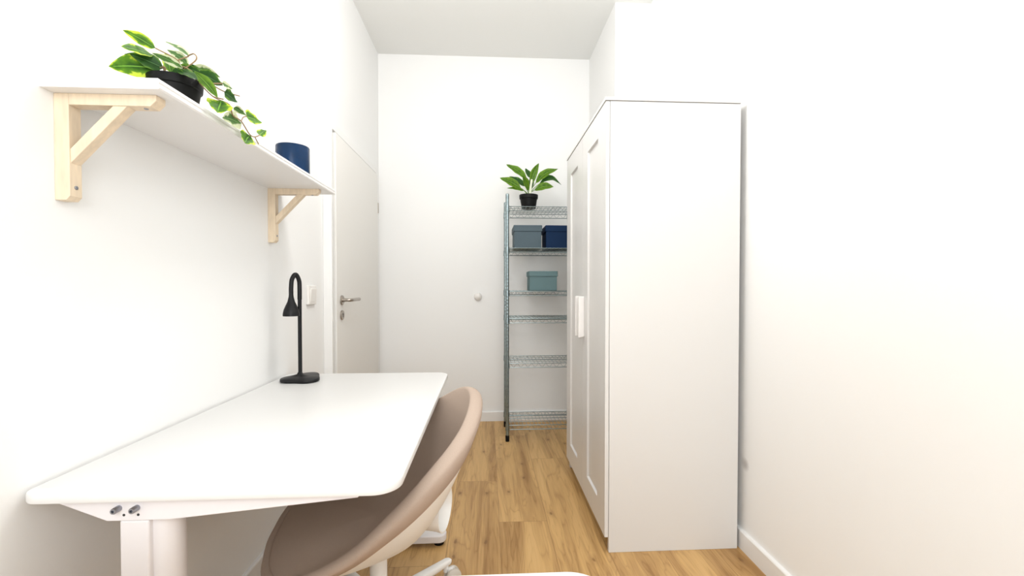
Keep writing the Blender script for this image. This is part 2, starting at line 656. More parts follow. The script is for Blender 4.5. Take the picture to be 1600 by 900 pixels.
tube(bm, catmull([(xf + 0.012, hy, hz), (xf + 0.042, hy, hz), (xf + 0.053, hy + 0.012, hz), (xf + 0.055, hy + 0.035, hz), (xf + 0.055, hy + 0.165, hz)], 5), 0.0098, 14)
obj('door_handle', bm, 'steel', leafo, smooth=True)
bm = NB()
lathe(bm, [(0.028, 0.0), (0.028, 0.007), (0.026, 0.009), (0, 0.009)], (xf, hy, 0.978), (1, 0, 0), 28)
esc = obj('lock_escutcheon', bm, 'steel', leafo, smooth=True)
bm = NB()
lathe(bm, [(0.006, 0.0085), (0.006, 0.0100), (0, 0.0100)], (xf, hy, 0.983), (1, 0, 0), 14)
bx(bm, xf + 0.0085, xf + 0.0100, hy - 0.003, hy + 0.003, 0.965, 0.983)
obj('keyhole', bm, 'dark', leafo)
bm = NB()
for z in (0.28, 1.75):
    bm = NB()
    tube(bm, [(XL + 0.056, 3.530, z - 0.04), (XL + 0.056, 3.530, z + 0.04)], 0.0075, 12)
    obj('hinge', bm, 'steel', dr, smooth=True)

# ------------------------------------------------------------------ wall fittings
t = thing('light_switch', 'white rocker light switch on the wall behind the desk lamp', 'light switch', (XL, 2.335, 1.10))
obj('switch_frame', bx(NB(), XL, XL + 0.014, 2.285, 2.385, 1.053, 1.148), 'switch', t, bevel=0.003)
bm = NB()
prism(bm, [(XL + 0.014, 2.300, 1.066), (XL + 0.0155, 2.300, 1.066), (XL + 0.021, 2.300, 1.132), (XL + 0.014, 2.300, 1.132)], (0, 0.07, 0))
obj('rocker', bm, 'switch', t, bevel=0.001)

bm = NB()
lathe(bm, [(0.022, 0.0), (0.030, 0.003), (0.033, 0.010), (0.032, 0.018), (0.025, 0.027), (0.012, 0.032), (0, 0.033)], (-0.076, YB, 1.059), (0, -1, 0), 28)
tag(obj('door_stop', bm, 'switch', smooth=True, loc=(-0.076, YB, 1.059)), 'small round white knob on the far wall left of the wire rack', 'door stop')

# ------------------------------------------------------------------ wardrobe
WY0, WY1 = 1.88, 2.80
FX = 0.503                     # door front plane
BX = 0.521                     # carcass front plane
w = thing('wardrobe', 'tall white two-door wardrobe against the right-hand wall', 'wardrobe', (0.80, 2.34, 0))
bm = NB()
bx(bm, BX, 1.090, WY0, WY0 + 0.018, 0, 1.928)
bx(bm, BX, 1.090, WY1 - 0.018, WY1, 0, 1.928)
bx(bm, 1.080, 1.088, WY0 + 0.018, WY1 - 0.018, 0.06, 1.928)
bx(bm, BX, 1.080, WY0 + 0.018, WY1 - 0.018, 0.060, 0.078)
obj('carcass', bm, 'ward', w, bevel=0.001, seg=1)
obj('top_panel', bx(NB(), FX - 0.003, 1.092, WY0 - 0.002, WY1 + 0.002, 1.931, 1.945), 'ward', w, bevel=0.0015)
obj('plinth', bx(NB(), BX + 0.035, BX + 0.053, WY0 + 0.018, WY1 - 0.018, 0, 0.06), 'ward', w)


def panel_door(y0, y1, z0, z1, ml, mr, mb, mt):
    """door slab facing -X with one sunk panel: ml/mr are the stile widths at low/high y"""
    bm = NB()
    D = 0.009
    ch = 0.006
    a = (y0, y1, z0, z1)
    b = (y0 + ml, y1 - mr, z0 + mb, z1 - mt)
    c = (b[0] + ch, b[1] - ch, b[2] + ch, b[3] - ch)

    def ring(q, x):
        return [bm.verts.new((x, q[0], q[2])), bm.verts.new((x, q[1], q[2])), bm.verts.new((x, q[1], q[3])), bm.verts.new((x, q[0], q[3]))]
    back = ring(a, BX - 0.002)
    r0, r1, r2 = ring(a, FX), ring(b, FX), ring(c, FX + D)
    bm.faces.new(back)
    bm.faces.new(r2)
    for A, B in ((back, r0), (r0, r1), (r1, r2)):
        for i in range(4):
            j = (i + 1) % 4
            bm.faces.new((A[i], A[j], B[j], B[i]))
    return bm


YM = 2.345
for y0, y1, ml, mr, hy0, in ((WY0 + 0.001, YM - 0.0015, 0.135, 0.118, YM - 0.052), (YM + 0.0015, WY1 - 0.001, 0.125, 0.118, YM + 0.028)):
    d = obj('door', panel_door(y0, y1, 0.067, 1.927, ml, mr, 0.115, 0.112), 'ward', w)
    bm = NB()
    prism(bm, [(FX, hy0, 0.885), (FX - 0.008, hy0, 0.882), (FX - 0.030, hy0, 0.878), (FX - 0.030, hy0, 1.092), (FX, hy0, 1.092)], (0, 0.024, 0))
    obj('handle', bm, 'handle_white', d, bevel=0.003)

# ------------------------------------------------------------------ wire shelving rack
RX0, RX1, RY0, RY1 = 0.149, 0.665, 3.285, 3.630
rk = thing('wire_shelving_rack', 'tall galvanised wire shelving rack with six shelves beside the wardrobe', 'shelving rack', ((RX0 + RX1) / 2, (RY0 + RY1) / 2, 0))
for px, py in ((RX0, RY0), (RX1, RY0), (RX0, RY1), (RX1, RY1)):
    bm = NB()
    prof = [(0.0125, 0.045)]
    z = 0.07
    while z < 1.78:
        prof += [(0.0125, z), (0.0122, z + 0.0015), (0.0122, z + 0.003), (0.0125, z + 0.0045)]
        z += 0.0254
    prof += [(0.0128, 1.80), (0.0128, 1.816), (0.010, 1.821), (0, 1.822)]
    lathe(bm, prof, (px, py, 0), (0, 0, 1), 16)
    p = obj('post', bm, 'chrome', rk, smooth=True, auto=30)
    bm = NB()
    lathe(bm, [(0.0135, 0.0), (0.0145, 0.003), (0.0145, 0.040), (0.012, 0.047)], (px, py, 0), (0, 0, 1), 16)
    obj('foot', bm, 'black', p, smooth=True, auto=30)
LEVELS = (1.728, 1.424, 1.106, 0.905, 0.577, 0.118)
SH_PROTO = None
for lv in LEVELS:
    if SH_PROTO is None:
        bm = NB()
        z = LEVELS[0]
        for zz in (z, z - 0.031):      # rails around
            for (ax, ay), (bx_, by) in (((RX0, RY0), (RX1, RY0)), ((RX0, RY1), (RX1, RY1)), ((RX0, RY0), (RX0, RY1)), ((RX1, RY0), (RX1, RY1))):
                tube(bm, [(ax, ay, zz), (bx_, by, zz)], 0.0030, 6)
        for yy in (RY0, RY1):          # zigzag struts between the two rails
            n = 18
            tube(bm, [(RX0 + 0.02 + (RX1 - RX0 - 0.04) * i / n, yy, z - (0.031 if i % 2 else 0)) for i in range(n + 1)], 0.0017, 5)
        for xx in (RX0, RX1):
            n = 12
            tube(bm, [(xx, RY0 + 0.02 + (RY1 - RY0 - 0.04) * i / n, z - (0.031 if i % 2 else 0)) for i in range(n + 1)], 0.0017, 5)
        n = 18
        for i in range(1, n):          # deck wires front to back
            xx = RX0 + (RX1 - RX0) * i / n
            tube(bm, [(xx, RY0, z + 0.0035), (xx, RY1, z + 0.0035)], 0.0016, 5)
        for i in range(1, 4):          # cross wires under the deck
            yy = RY0 + (RY1 - RY0) * i / 4
            tube(bm, [(RX0, yy, z), (RX1, yy, z)], 0.0024, 6)
        for px, py in ((RX0, RY0), (RX1, RY0), (RX0, RY1), (RX1, RY1)):   # sleeves at the posts
            lathe(bm, [(0.0128, -0.036), (0.0165, -0.036), (0.0150, 0.008), (0.0128, 0.008), (0.0128, -0.036)], (px, py, z), (0, 0, 1), 14, close_ends=False)
        SH_PROTO = obj('wire_shelf', bm, 'chrome', rk, smooth=True, auto=50)
    else:
        c = SH_PROTO.copy()
        C.objects.link(c)
        c.parent = rk
        c.location = (0, 0, lv - LEVELS[0])


def carton(name, label, x0, x1, y0, y1, z0, z1, m):
    t = thing(name, label, 'box', ((x0 + x1) / 2, (y0 + y1) / 2, z0), 'lidded boxes on the wire rack')
    h = (z1 - z0) * 0.27
    e = 0.006
    obj('box_body', bx(NB(), x0 + e, x1 - e, y0 + e, y1 - e, z0, z1 - 0.004), m, t, bevel=0.004)
    bm = NB()
    lid = rrect(x0, x1, y0, y1, 0.006, z1 - h, 3)
    prism(bm, lid, (0, 0, h))
    obj('lid', bm, m, t, bevel=0.003)


DK = 0.0052   # top of the deck wires above a shelf level
carton('storage_box', 'grey-blue lidded box at the left end of the rack shelf under the plant', 0.198, 0.412, 3.33, 3.60, LEVELS[1] + DK, 1.600, 'box_grey')
carton('storage_box', 'dark navy blue lidded box half hidden behind the wardrobe edge', 0.436, 0.645, 3.33, 3.60, LEVELS[1] + DK, 1.600, 'box_navy')
carton('storage_box', 'grey-teal lidded box standing alone on the third rack shelf', 0.313, 0.530, 3.33, 3.56, LEVELS[2] + DK, 1.258, 'box_teal')


# ------------------------------------------------------------------ plants
def pot(parent, c, r_top, r_bot, h, m='black'):
    bm = NB()
    lathe(bm, [(0, 0), (r_bot, 0), (r_bot + (r_top - r_bot) * 0.70, h * 0.70), (r_top * 1.0, h * 0.72), (r_top * 1.03, h * 0.98), (r_top * 1.02, h), (r_top * 0.94, h), (r_top * 0.92, h * 0.84), (0, h * 0.84)], c, (0, 0, 1), 36)
    obj('pot', bm, m, parent, smooth=True, auto=35)
    bm = NB()
    lathe(bm, [(r_top * 0.925, h * 0.80), (r_top * 0.915, h * 0.85), (r_top * 0.5, h * 0.89), (0, h * 0.90)], c, (0, 0, 1), 24, close_ends=False)
    obj('soil', bm, 'soil', parent, smooth=True)


SZ0, SZ1 = 1.548, 1.570       # wall shelf board
pl = thing('trailing_plant', 'variegated trailing plant in a black pot on the wall shelf', 'potted plant', (-0.748, 1.12, SZ1))
pot(pl, (-0.745, 1.125, SZ1), 0.055, 0.043, 0.066)
LA = [  # tip, base, width, kind
    ((-0.798, 1.04, 1.708), (-0.758, 1.08, 1.691), 0.022, 'v'),
    ((-0.787, 1.02, 1.662), (-0.771, 1.09, 1.680), 0.021, 'v'),
    ((-0.841, 1.10, 1.685), (-0.768, 1.12, 1.664), 0.027, 'd'),
    ((-0.829, 1.04, 1.628), (-0.768, 1.10, 1.654), 0.040, 'v'),
    ((-0.834, 1.10, 1.640), (-0.781, 1.12, 1.659), 0.024, 'd'),
    ((-0.800, 1.06, 1.667), (-0.755, 1.10, 1.656), 0.031, 'd'),
    ((-0.818, 1.20, 1.769), (-0.729, 1.15, 1.709), 0.018, 'p'),
    ((-0.800, 1.18, 1.738), (-0.724, 1.14, 1.682), 0.015, 'p'),
    ((-0.752, 1.06, 1.670), (-0.711, 1.10, 1.656), 0.012, 'p'),
    ((-0.684, 1.20, 1.682), (-0.709, 1.13, 1.673), 0.016, 'p'),
    ((-0.655, 1.16, 1.644), (-0.690, 1.12, 1.658), 0.026, 'd'),
    ((-0.633, 1.10, 1.589), (-0.685, 1.10, 1.650), 0.021, 'g'),
    ((-0.653, 1.06, 1.612), (-0.724, 1.10, 1.652), 0.019, 'd'),
    ((-0.685, 1.12, 1.655), (-0.721, 1.12, 1.668), 0.022, 'd'),
    ((-0.640, 1.175, 1.642), (-0.645, 1.142, 1.641), 0.012, 'p'),
    ((-0.640, 1.197, 1.618), (-0.645, 1.150, 1.624), 0.021, 'd'),
    ((-0.640, 1.111, 1.558), (-0.645, 1.136, 1.597), 0.040, 'v'),
    ((-0.640, 1.322, 1.611), (-0.645, 1.250, 1.603), 0.030, 'v'),
    ((-0.640, 1.240, 1.600), (-0.645, 1.189, 1.601), 0.012, 'p'),
    ((-0.640, 1.129, 1.553), (-0.645, 1.224, 1.574), 0.028, 'p'),
    ((-0.640, 1.232, 1.524), (-0.645, 1.268, 1.556), 0.034, 'v'),
    ((-0.640, 1.347, 1.598), (-0.645, 1.317, 1.574), 0.018, 'v'),
    ((-0.690, 1.13, 1.664), (-0.735, 1.11, 1.655), 0.022, 'd'),
    ((-0.672, 1.12, 1.640), (-0.722, 1.12, 1.652), 0.020, 'd'),
    ((-0.770, 1.13, 1.705), (-0.752, 1.12, 1.655), 0.022, 'v'),
    ((-0.715, 1.17, 1.690), (-0.738, 1.14, 1.655), 0.020, 'd'),
    ((-0.700, 1.09, 1.635), (-0.740, 1.10, 1.645), 0.022, 'd'),
    ((-0.668, 1.19, 1.660), (-0.705, 1.14, 1.662), 0.016, 'p'),
]
cam_dir = Vector((0.55, -0.8, -0.25))
for kind, mm in (('v', 'leaf_var'), ('d', 'leaf_dark'), ('p', 'leaf_pale'), ('g', 'leaf_green')):
    bm = NB()
    uvl = bm.loops.layers.uv.new('leaf')
    for i, (tp, bs, wd, kd) in enumerate(LA):
        if kd != kind:
            continue
        rnd = random.Random(i)
        n = cam_dir + Vector((rnd.uniform(-.35, .35), rnd.uniform(-.35, .35), rnd.uniform(-.1, .5)))
        wd *= 1.5 if kd == 'p' else (1.35 if 14 <= i <= 21 else 1.2)
        leaf(bm, uvl, tp, bs, wd, n, arch=0.05, fold=0.22, blunt=0.8 if (i < 14 or i > 21) else 0.58, twist=rnd.uniform(-.5, .5))
    obj('foliage', bm, mm, pl)['label'] = {'v': 'yellow-edged green leaves', 'd': 'dark green leaves', 'p': 'cream-edged narrow leaves', 'g': 'mid green leaf'}[kind]
SA = [
    [(-0.745, 1.115, 1.650), (-0.720, 1.13, 1.664), (-0.695, 1.124, 1.640), (-0.655, 1.12, 1.600), (-0.645, 1.169, 1.601), (-0.645, 1.185, 1.580), (-0.64, 1.214, 1.576), (-0.64, 1.255, 1.556), (-0.64, 1.282, 1.558), (-0.64, 1.31, 1.572)],
    [(-0.740, 1.125, 1.650), (-0.715, 1.14, 1.672), (-0.67, 1.138, 1.638), (-0.65, 1.156, 1.628), (-0.645, 1.216, 1.642)],
    [(-0.64, 1.214, 1.576), (-0.643, 1.23, 1.592), (-0.645, 1.250, 1.602)],
    [(-0.655, 1.12, 1.600), (-0.648, 1.135, 1.602), (-0.645, 1.144, 1.604)],
    [(-0.69, 1.122, 1.637), (-0.67, 1.126, 1.634), (-0.65, 1.154, 1.646)],
    [(-0.64, 1.282, 1.558), (-0.64, 1.302, 1.545)],
    [(-0.732, 1.11, 1.648), (-0.720, 1.1, 1.672), (-0.758, 1.08, 1.691)],
    [(-0.758, 1.11, 1.645), (-0.768, 1.12, 1.667), (-0.764, 1.12, 1.682)],
    [(-0.759, 1.12, 1.648), (-0.757, 1.14, 1.688), (-0.729, 1.15, 1.709)],
    [(-0.753, 1.12, 1.648), (-0.719, 1.11, 1.664), (-0.691, 1.1, 1.650)],
    [(-0.744, 1.12, 1.648), (-0.695, 1.12, 1.684), (-0.704, 1.13, 1.705), (-0.731, 1.15, 1.71)],
    [(-0.745, 1.11, 1.648), (-0.722, 1.12, 1.670), (-0.709, 1.13, 1.673)],
    [(-0.752, 1.10, 1.645), (-0.748, 1.095, 1.655), (-0.768, 1.10, 1.655)],
    [(-0.765, 1.115, 1.645), (-0.775, 1.12, 1.657), (-0.781, 1.12, 1.659)],
]
bm = NB()
for s in SA:
    tube(bm, catmull(s, 5), 0.0016, 6)
obj('stem', bm, 'stem_brown', pl, smooth=True)

pb = thing('potted_plant', 'bushy green plant in a black pot on top of the wire rack', 'potted plant', (0.317, 3.41, LEVELS[0] + DK))
pot(pb, (0.317, 3.41, LEVELS[0] + DK), 0.070, 0.053, 0.104)
LB = [
    ((0.148, 3.45, 2.078), (0.303, 3.42, 1.965), 0.066, 'g'), ((0.096, 3.36, 1.953), (0.258, 3.40, 1.888), 0.067, 'g'),
    ((0.171, 3.42, 1.979), (0.292, 3.41, 1.905), 0.060, 'd'), ((0.300, 3.50, 2.064), (0.329, 3.44, 1.976), 0.042, 'd'),
    ((0.391, 3.38, 2.073), (0.340, 3.40, 1.925), 0.054, 'g'), ((0.544, 3.42, 2.042), (0.371, 3.41, 1.930), 0.070, 'g'),
    ((0.572, 3.44, 1.925), (0.400, 3.41, 1.926), 0.055, 'd'), ((0.498, 3.34, 1.887), (0.360, 3.40, 1.875), 0.064, 'g'),
    ((0.150, 3.38, 1.882), (0.282, 3.40, 1.869), 0.030, 'g'), ((0.267, 3.34, 1.965), (0.315, 3.39, 1.867), 0.054, 'g'),
    ((0.354, 3.44, 1.991), (0.333, 3.42, 1.883), 0.042, 'd'), ((0.285, 3.46, 2.000), (0.310, 3.43, 1.890), 0.045, 'd'),
]
for kind, mm in (('g', 'leaf_green'), ('d', 'leaf_dark')):
    bm = NB()
    uvl = bm.loops.layers.uv.new('leaf')
    for i, (tp, bs, wd, kd) in enumerate(LB):
        if kd != kind:
            continue
        rnd = random.Random(i + 50)
        n = Vector((0, -0.85, 0.45)) + Vector((rnd.uniform(-.3, .3), rnd.uniform(-.2, .2), rnd.uniform(-.2, .3)))
        leaf(bm, uvl, tp, bs, wd, n, arch=0.30 if i == 6 else (0.13 if i in (5, 7) else 0.07), fold=0.25, blunt=0.85, twist=rnd.uniform(-.4, .4))
    obj('foliage', bm, mm, pb)['label'] = 'bright green leaves' if kind == 'g' else 'dark green leaves'
bm = NB()
for i, (tp, bs, wd, kd) in enumerate(LB):
    a = 2 * PI * i / len(LB)
    b0 = Vector((0.317 + 0.018 * math.cos(a), 3.41 + 0.018 * math.sin(a), LEVELS[0] + DK + 0.090))
    b1 = Vector(bs)
    tube(bm, catmull([b0, (b0 * 0.5 + b1 * 0.5) + Vector((0, 0, 0.006)), b1], 4), 0.0028, 6)
obj('stem', bm, 'stem_green', pb, smooth=True)
bm = NB()
tube(bm, catmull([(0.323, 3.365, LEVELS[0] + DK + 0.090), (0.327, 3.360, 1.88), (0.336, 3.358, 1.945)], 5), [0.010] * 5 + [0.009] * 5 + [0.007], 8)
obj('stem', bm, 'stem_pale', pb, smooth=True)['label'] = 'thick pale stem'

# ------------------------------------------------------------------ wall shelf
sh = thing('wall_shelf', 'long white shelf board on pale pine brackets on the left wall', 'shelf', (XL, 1.49, SZ0))
bm = NB()
SXF = -0.667
prism(bm, [(XL, 0.96, SZ0), (SXF - 0.003, 0.96, SZ0), (SXF, 0.96, SZ0 + 0.003), (SXF, 0.96, SZ0 + 0.008), (SXF - 0.002, 0.96, SZ0 + 0.010), (SXF - 0.002, 0.96, SZ0 + 0.012), (SXF, 0.96, SZ0 + 0.014),
           (SXF, 0.96, SZ1 - 0.003), (SXF - 0.003, 0.96, SZ1), (XL, 0.96, SZ1)], (0, 2.02 - 0.96, 0))
obj('board', bm, 'shelf', sh)


def bracket(yc):
    bm = NB()
    h, th = 0.030, 0.0145        # timber depth and half thickness
    y0 = yc - th
    zb = SZ0 - 0.222
    # upright with chamfered foot
    prism(bm, [(XL, y0, SZ0), (XL, y0, zb), (XL + h - 0.008, y0, zb), (XL + h, y0, zb + 0.009), (XL + h, y0, SZ0)], (0, 2 * th, 0))
    # arm with chamfered nose
    xe = XL + 0.205
    prism(bm, [(XL + h, y0, SZ0), (XL + h, y0, SZ0 - 0.024), (xe - 0.012, y0, SZ0 - 0.024), (xe, y0, SZ0 - 0.012), (xe, y0, SZ0)], (0, 2 * th, 0))
    # diagonal brace
    b0, b1 = (XL + h, SZ0 - 0.145), (XL + 0.145, SZ0 - 0.024)
    q = 0.030
    prism(bm, [(b0[0], y0 + 0.002, b0[1]), (b0[0], y0 + 0.002, b0[1] + q), (b1[0] - q * 0.95, y0 + 0.002, b1[1]), (b1[0], y0 + 0.002, b1[1])], (0, 2 * th - 0.004, 0))
    o = obj('bracket', bm, 'pine', sh, bevel=0.0012)
    for c, ax in (((XL + h, yc, zb + 0.028), (1, 0, 0)), ((xe - 0.030, yc, SZ0 - 0.024), (0, 0, -1))):
        bm = NB()
        lathe(bm, [(0.0042, 0.0), (0.0042, 0.0012), (0.003, 0.0018), (0.0018, 0.0018), (0.0015, 0.0008), (0, 0.0008)], c, ax, 14)
        obj('screw', bm, 'screw', o, smooth=True)


bracket(1.004)
bracket(1.915)

# blue pot on the shelf
bm = NB()
lathe(bm, [(0, 0), (0.052, 0), (0.058, 0.004), (0.060, 0.012), (0.060, 0.106), (0.0585, 0.110), (0.0565, 0.110), (0.055, 0.104), (0.054, 0.010), (0, 0.008)], (-0.745, 1.775, SZ1), (0, 0, 1), 44)
tag(obj('plant_pot', bm, 'cup', smooth=True, loc=(-0.745, 1.775, SZ1), auto=60), 'empty glossy navy blue pot at the far end of the wall shelf', 'pot')


# ------------------------------------------------------------------ desk
def tabletop(bm, x0, x1, y0, y1, rad, z0, z1, rl=None):
    rl = rl or rad
    e = 0.004
    loops = []
    for ins, z in ((e, z0), (0.0012, z0 + 0.0012), (0, z0 + e), (0, z1 - e), (0.0012, z1 - 0.0012), (e, z1)):
        loops.append([bm.verts.new(p) for p in rrect(x0 + ins, x1 - ins, y0 + ins, y1 - ins, rad - ins, z, 10, rl - ins)])
    n = len(loops[0])
    bm.faces.new(loops[0][::-1])
    bm.faces.new(loops[-1])
    for A, B in zip(loops, loops[1:]):
        for i in range(n):
            j = (i + 1) % n
            bm.faces.new((A[i], A[j], B[j], B[i]))
    return bm


DZ = 0.75
DX0, DX1, DY0, DY1 = -0.893, -0.176, 0.892, 2.068
dk = thing('desk', 'long white desk with T-shaped legs along the left wall', 'desk', ((DX0 + DX1) / 2, (DY0 + DY1) / 2, 0))
obj('tabletop', tabletop(NB(), DX0, DX1, DY0, DY1, 0.055, DZ - 0.020, DZ, 0.034), 'desk', dk, smooth=True, auto=30)
ZU = DZ - 0.020


def desk_leg(ya, s):
    """end frame: tapered bearer, column and foot; s=+1 when it faces the near end"""
    bm = NB()
    y0, y1 = (ya, ya + 0.030) if s > 0 else (ya - 0.030, ya)
    prism(bm, [(-0.842, y0, ZU), (-0.832, y0, ZU - 0.010), (-0.745, y0, ZU - 0.046), (-0.628, y0, ZU - 0.046), (-0.262, y0, ZU - 0.012), (-0.250, y0, ZU)], (0, y1 - y0, 0))
    o = obj('leg', bm, 'desk_metal', dk, bevel=0.002)
    bm = NB()
    xs0, xs1 = -0.723, -0.667
    yo = (y0, y0 + 0.05) if s > 0 else (y1 - 0.05, y1)
    bx(bm, xs0, xs1, yo[0] + 0.001, yo[1], 0.05, ZU - 0.046)
    obj('column', bm, 'desk_metal', o, bevel=0.004, seg=3)
    bm = NB()
    prism(bm, rrect(xs0 - 0.002, xs1 + 0.038, yo[0] + 0.012, yo[0] + 0.075, 0.030, 0.05, 8), (0, 0, ZU - 0.046 - 0.05))
    obj('column', bm, 'desk_metal', o, smooth=True)
    bm = NB()
    yc = (y0 + y1) / 2
    pts = rrect(-0.865, -0.182, yc - 0.036, yc + 0.036, 0.034, 0.018, 8)
    prism(bm, pts, (0, 0, 0.032))
    obj('foot', bm, 'desk_metal', o, smooth=True, bevel=0.004, auto=30)
    for xx in (-0.835, -0.215):
        bm = NB()
        lathe(bm, [(0.022, 0), (0.022, 0.018)], (xx, yc, 0), (0, 0, 1), 20)
        obj('glide', bm, 'black', o, smooth=True)
    return o


near = desk_leg(DY0 + 0.022, 1)
desk_leg(DY1 - 0.06, -1)
for xx in (-0.722, -0.688):       # two socket bolts and two small holes on the near bearer
    bm = NB()
    lathe(bm, [(0.0060, 0.0), (0.0060, 0.014), (0.0052, 0.0155), (0.0028, 0.0155), (0.0026, 0.010), (0, 0.010)], (xx, DY0 + 0.022, ZU - 0.020), (0, -1, 0), 18)
    obj('bolt', bm, 'screw', near, smooth=True, auto=30)
for xx in (-0.713, -0.686):
    bm = NB()
    lathe(bm, [(0.0026, -0.001), (0.0026, 0.0004), (0, 0.0004)], (xx, DY0 + 0.022, ZU - 0.034), (0, -1, 0), 12)
    obj('screw_hole', bm, 'dark', near)
for xx in (-0.60, -0.42):
    bm = NB()
    bx(bm, xx - 0.015, xx + 0.015, DY0 + 0.053, DY1 - 0.091, ZU - 0.030, ZU)
    obj('rail', bm, 'desk_metal', dk, bevel=0.002)

# ------------------------------------------------------------------ desk lamp
LX, LY = -0.786, 1.928
lp = thing('desk_lamp', 'slim black gooseneck desk lamp on the far end of the desk', 'lamp', (LX, LY, DZ))
# base: rounded, pointed to the left-near side, thicker in the middle
bm = NB()
outline = []
for i in range(48):
    a = 2 * PI * i / 48
    r = 0.074 + 0.012 * math.cos(3 * (a - R(205)))
    outline.append((r * math.cos(a) * 0.98, r * math.sin(a) * 1.18))
loops = []
for k, z in ((0.96, 0.0), (1.0, 0.003), (1.0, 0.011), (0.96, 0.015), (0.55, 0.019), (0.16, 0.026), (0.10, 0.034)):
    loops.append([bm.verts.new((LX + x * k + 0.012 * (k - 0.1), LY + y * k, DZ + z)) for x, y in outline])
bm.faces.new(loops[0][::-1])
bm.faces.new(loops[-1])
for A, B in zip(loops, loops[1:]):
    for i in range(48):
        j = (i + 1) % 48
        bm.faces.new((A[i], A[j], B[j], B[i]))
obj('base', bm, 'lamp', lp, smooth=True, auto=50)
bm = NB()
tube(bm, [(LX, LY, DZ + 0.028), (LX, LY, DZ + 0.345)], 0.0078, 16)
obj('pole', bm, 'lamp', lp, smooth=True, auto=50)
HX, HY = LX - 0.022, LY - 0.030
bm = NB()
arc = catmull([(LX + (HX - LX) * f, LY + (HY - LY) * f, DZ + z) for f, z in ((0, 0.340), (0, 0.385), (0.06, 0.420), (0.46, 0.4445), (0.88, 0.424), (0.99, 0.392), (1.0, 0.362), (1.0, 0.340))], 6)
tube(bm, arc, 0.0088, 14)
obj('gooseneck', bm, 'lamp', lp, smooth=True, auto=50)
bm = NB()
lathe(bm, [(0.0088, 0.0), (0.0098, -0.010), (0.014, -0.028), (0.022, -0.046), (0.0285, -0.062), (0.0315, -0.076), (0.0320, -0.081), (0.0320, -0.088), (0.0295, -0.088), (0.0290, -0.080), (0, -0.078)], (HX, HY, DZ + 0.360), (0, 0, 1), 32, close_ends=False)
hd = obj('lamp_shade', bm, 'lamp', lp, smooth=True, auto=50)
bm = NB()
lathe(bm, [(0.028, -0.0805), (0.028, -0.083), (0, -0.083)], (HX, HY, DZ + 0.360), (0, 0, 1), 28)
obj('diffuser', bm, 'bulb', hd, smooth=True)

# ------------------------------------------------------------------ swivel chair
CX, CY = -0.350, 1.45
ch = thing('swivel_chair', 'beige and white bucket swivel chair tucked under the desk', 'chair', (CX, CY, 0))
BACK = R(15)                    # azimuth of the back of the chair


def lerp_tab(tab, v):
    for (a, b), (c, d) in zip(tab, tab[1:]):
        if v <= c:
            u = (v - a) / (c - a)
            u = u * u * (3 - 2 * u)
            return b + (d - b) * u
    return tab[-1][1]


def smooth_tab(tab, v):
    """cosine-free Catmull interpolation of (x, y) pairs"""
    xs = [p[0] for p in tab]
    ys = [p[1] for p in tab]
    for i in range(len(xs) - 1):
        if v <= xs[i + 1] or i == len(xs) - 2:
            t_ = (v - xs[i]) / (xs[i + 1] - xs[i])
            m0 = 0 if i == 0 else (ys[i + 1] - ys[i - 1]) / (xs[i + 1] - xs[i - 1])
            m1 = 0 if i == len(xs) - 2 else (ys[i + 2] - ys[i]) / (xs[i + 2] - xs[i])
            h = xs[i + 1] - xs[i]
            return ((2 * t_ ** 3 - 3 * t_ ** 2 + 1) * ys[i] + (t_ ** 3 - 2 * t_ ** 2 + t_) * h * m0 + (-2 * t_ ** 3 + 3 * t_ ** 2) * ys[i + 1] + (t_ ** 3 - t_ ** 2) * h * m1)


RIM_Z = [(0, 0.79), (18, 0.775), (38, 0.724), (62, 0.652), (85, 0.56), (105, 0.475), (130, 0.410), (155, 0.388), (180, 0.385)]
RIM_R = [(0, 0.335), (45, 0.338), (90, 0.345), (120, 0.362), (137, 0.372), (152, 0.345), (166, 0.325), (180, 0.320)]
SEAT_Z = 0.415


def shell_pt(phi, tt, inset=0.0, drop=0.0):
    """point on the bowl; phi in degrees from the back, tt 0..1 centre to rim"""
    a = abs(((phi + 180) % 360) - 180)
    rz = smooth_tab(RIM_Z, a)
    rr = smooth_tab(RIM_R, a) - inset
    g = tt ** 3.0
    z = SEAT_Z - drop + (rz - (SEAT_Z - drop)) * g
    if a > 110:                                     # waterfall at the seat front
        z += 0.012 * math.sin(PI * min(1, tt)) * min(1, (a - 110) / 40)
    r = rr * tt
    an = BACK + R(phi)
    return Vector((CX + r * math.cos(an), CY + r * math.sin(an), z))


NP = 96


def revolve(bm, rows, closed_top=None):
    """rows: list of lists of NP points (or single point)"""
    V = []
    for row in rows:
        V.append([bm.verts.new(p) for p in row])
    for A, B in zip(V, V[1:]):
        for i in range(NP):
            j = (i + 1) % NP
            if len(A) == 1:
                bm.faces.new((A[0], B[j], B[i]))
            elif len(B) == 1:
                bm.faces.new((A[i], A[j], B[0]))
            else:
                bm.faces.new((A[i], A[j], B[j], B[i]))


PH = [360.0 * i / NP for i in range(NP)]


def rim_w(phi):
    """width of the padded rim: full at the back and sides, thin at the seat front"""
    a = abs(((phi + 180) % 360) - 180)
    return smooth_tab([(0, 0.042), (90, 0.042), (125, 0.034), (155, 0.022), (180, 0.020)], a)


T_IN = [0.08, 0.16, 0.26, 0.36, 0.46, 0.55, 0.64, 0.72, 0.79, 0.85, 0.90, 0.94, 0.97, 0.99]


def rim_frame(phi):
    p = shell_pt(phi, 1.0)
    an = BACK + R(phi)
    rad = Vector((math.cos(an), math.sin(an), 0))
    return p, rad


rows = [[Vector((CX, CY, SEAT_Z))]]
for tt in T_IN:
    rows.append([shell_pt(p, tt, inset=rim_w(p)) for p in PH])
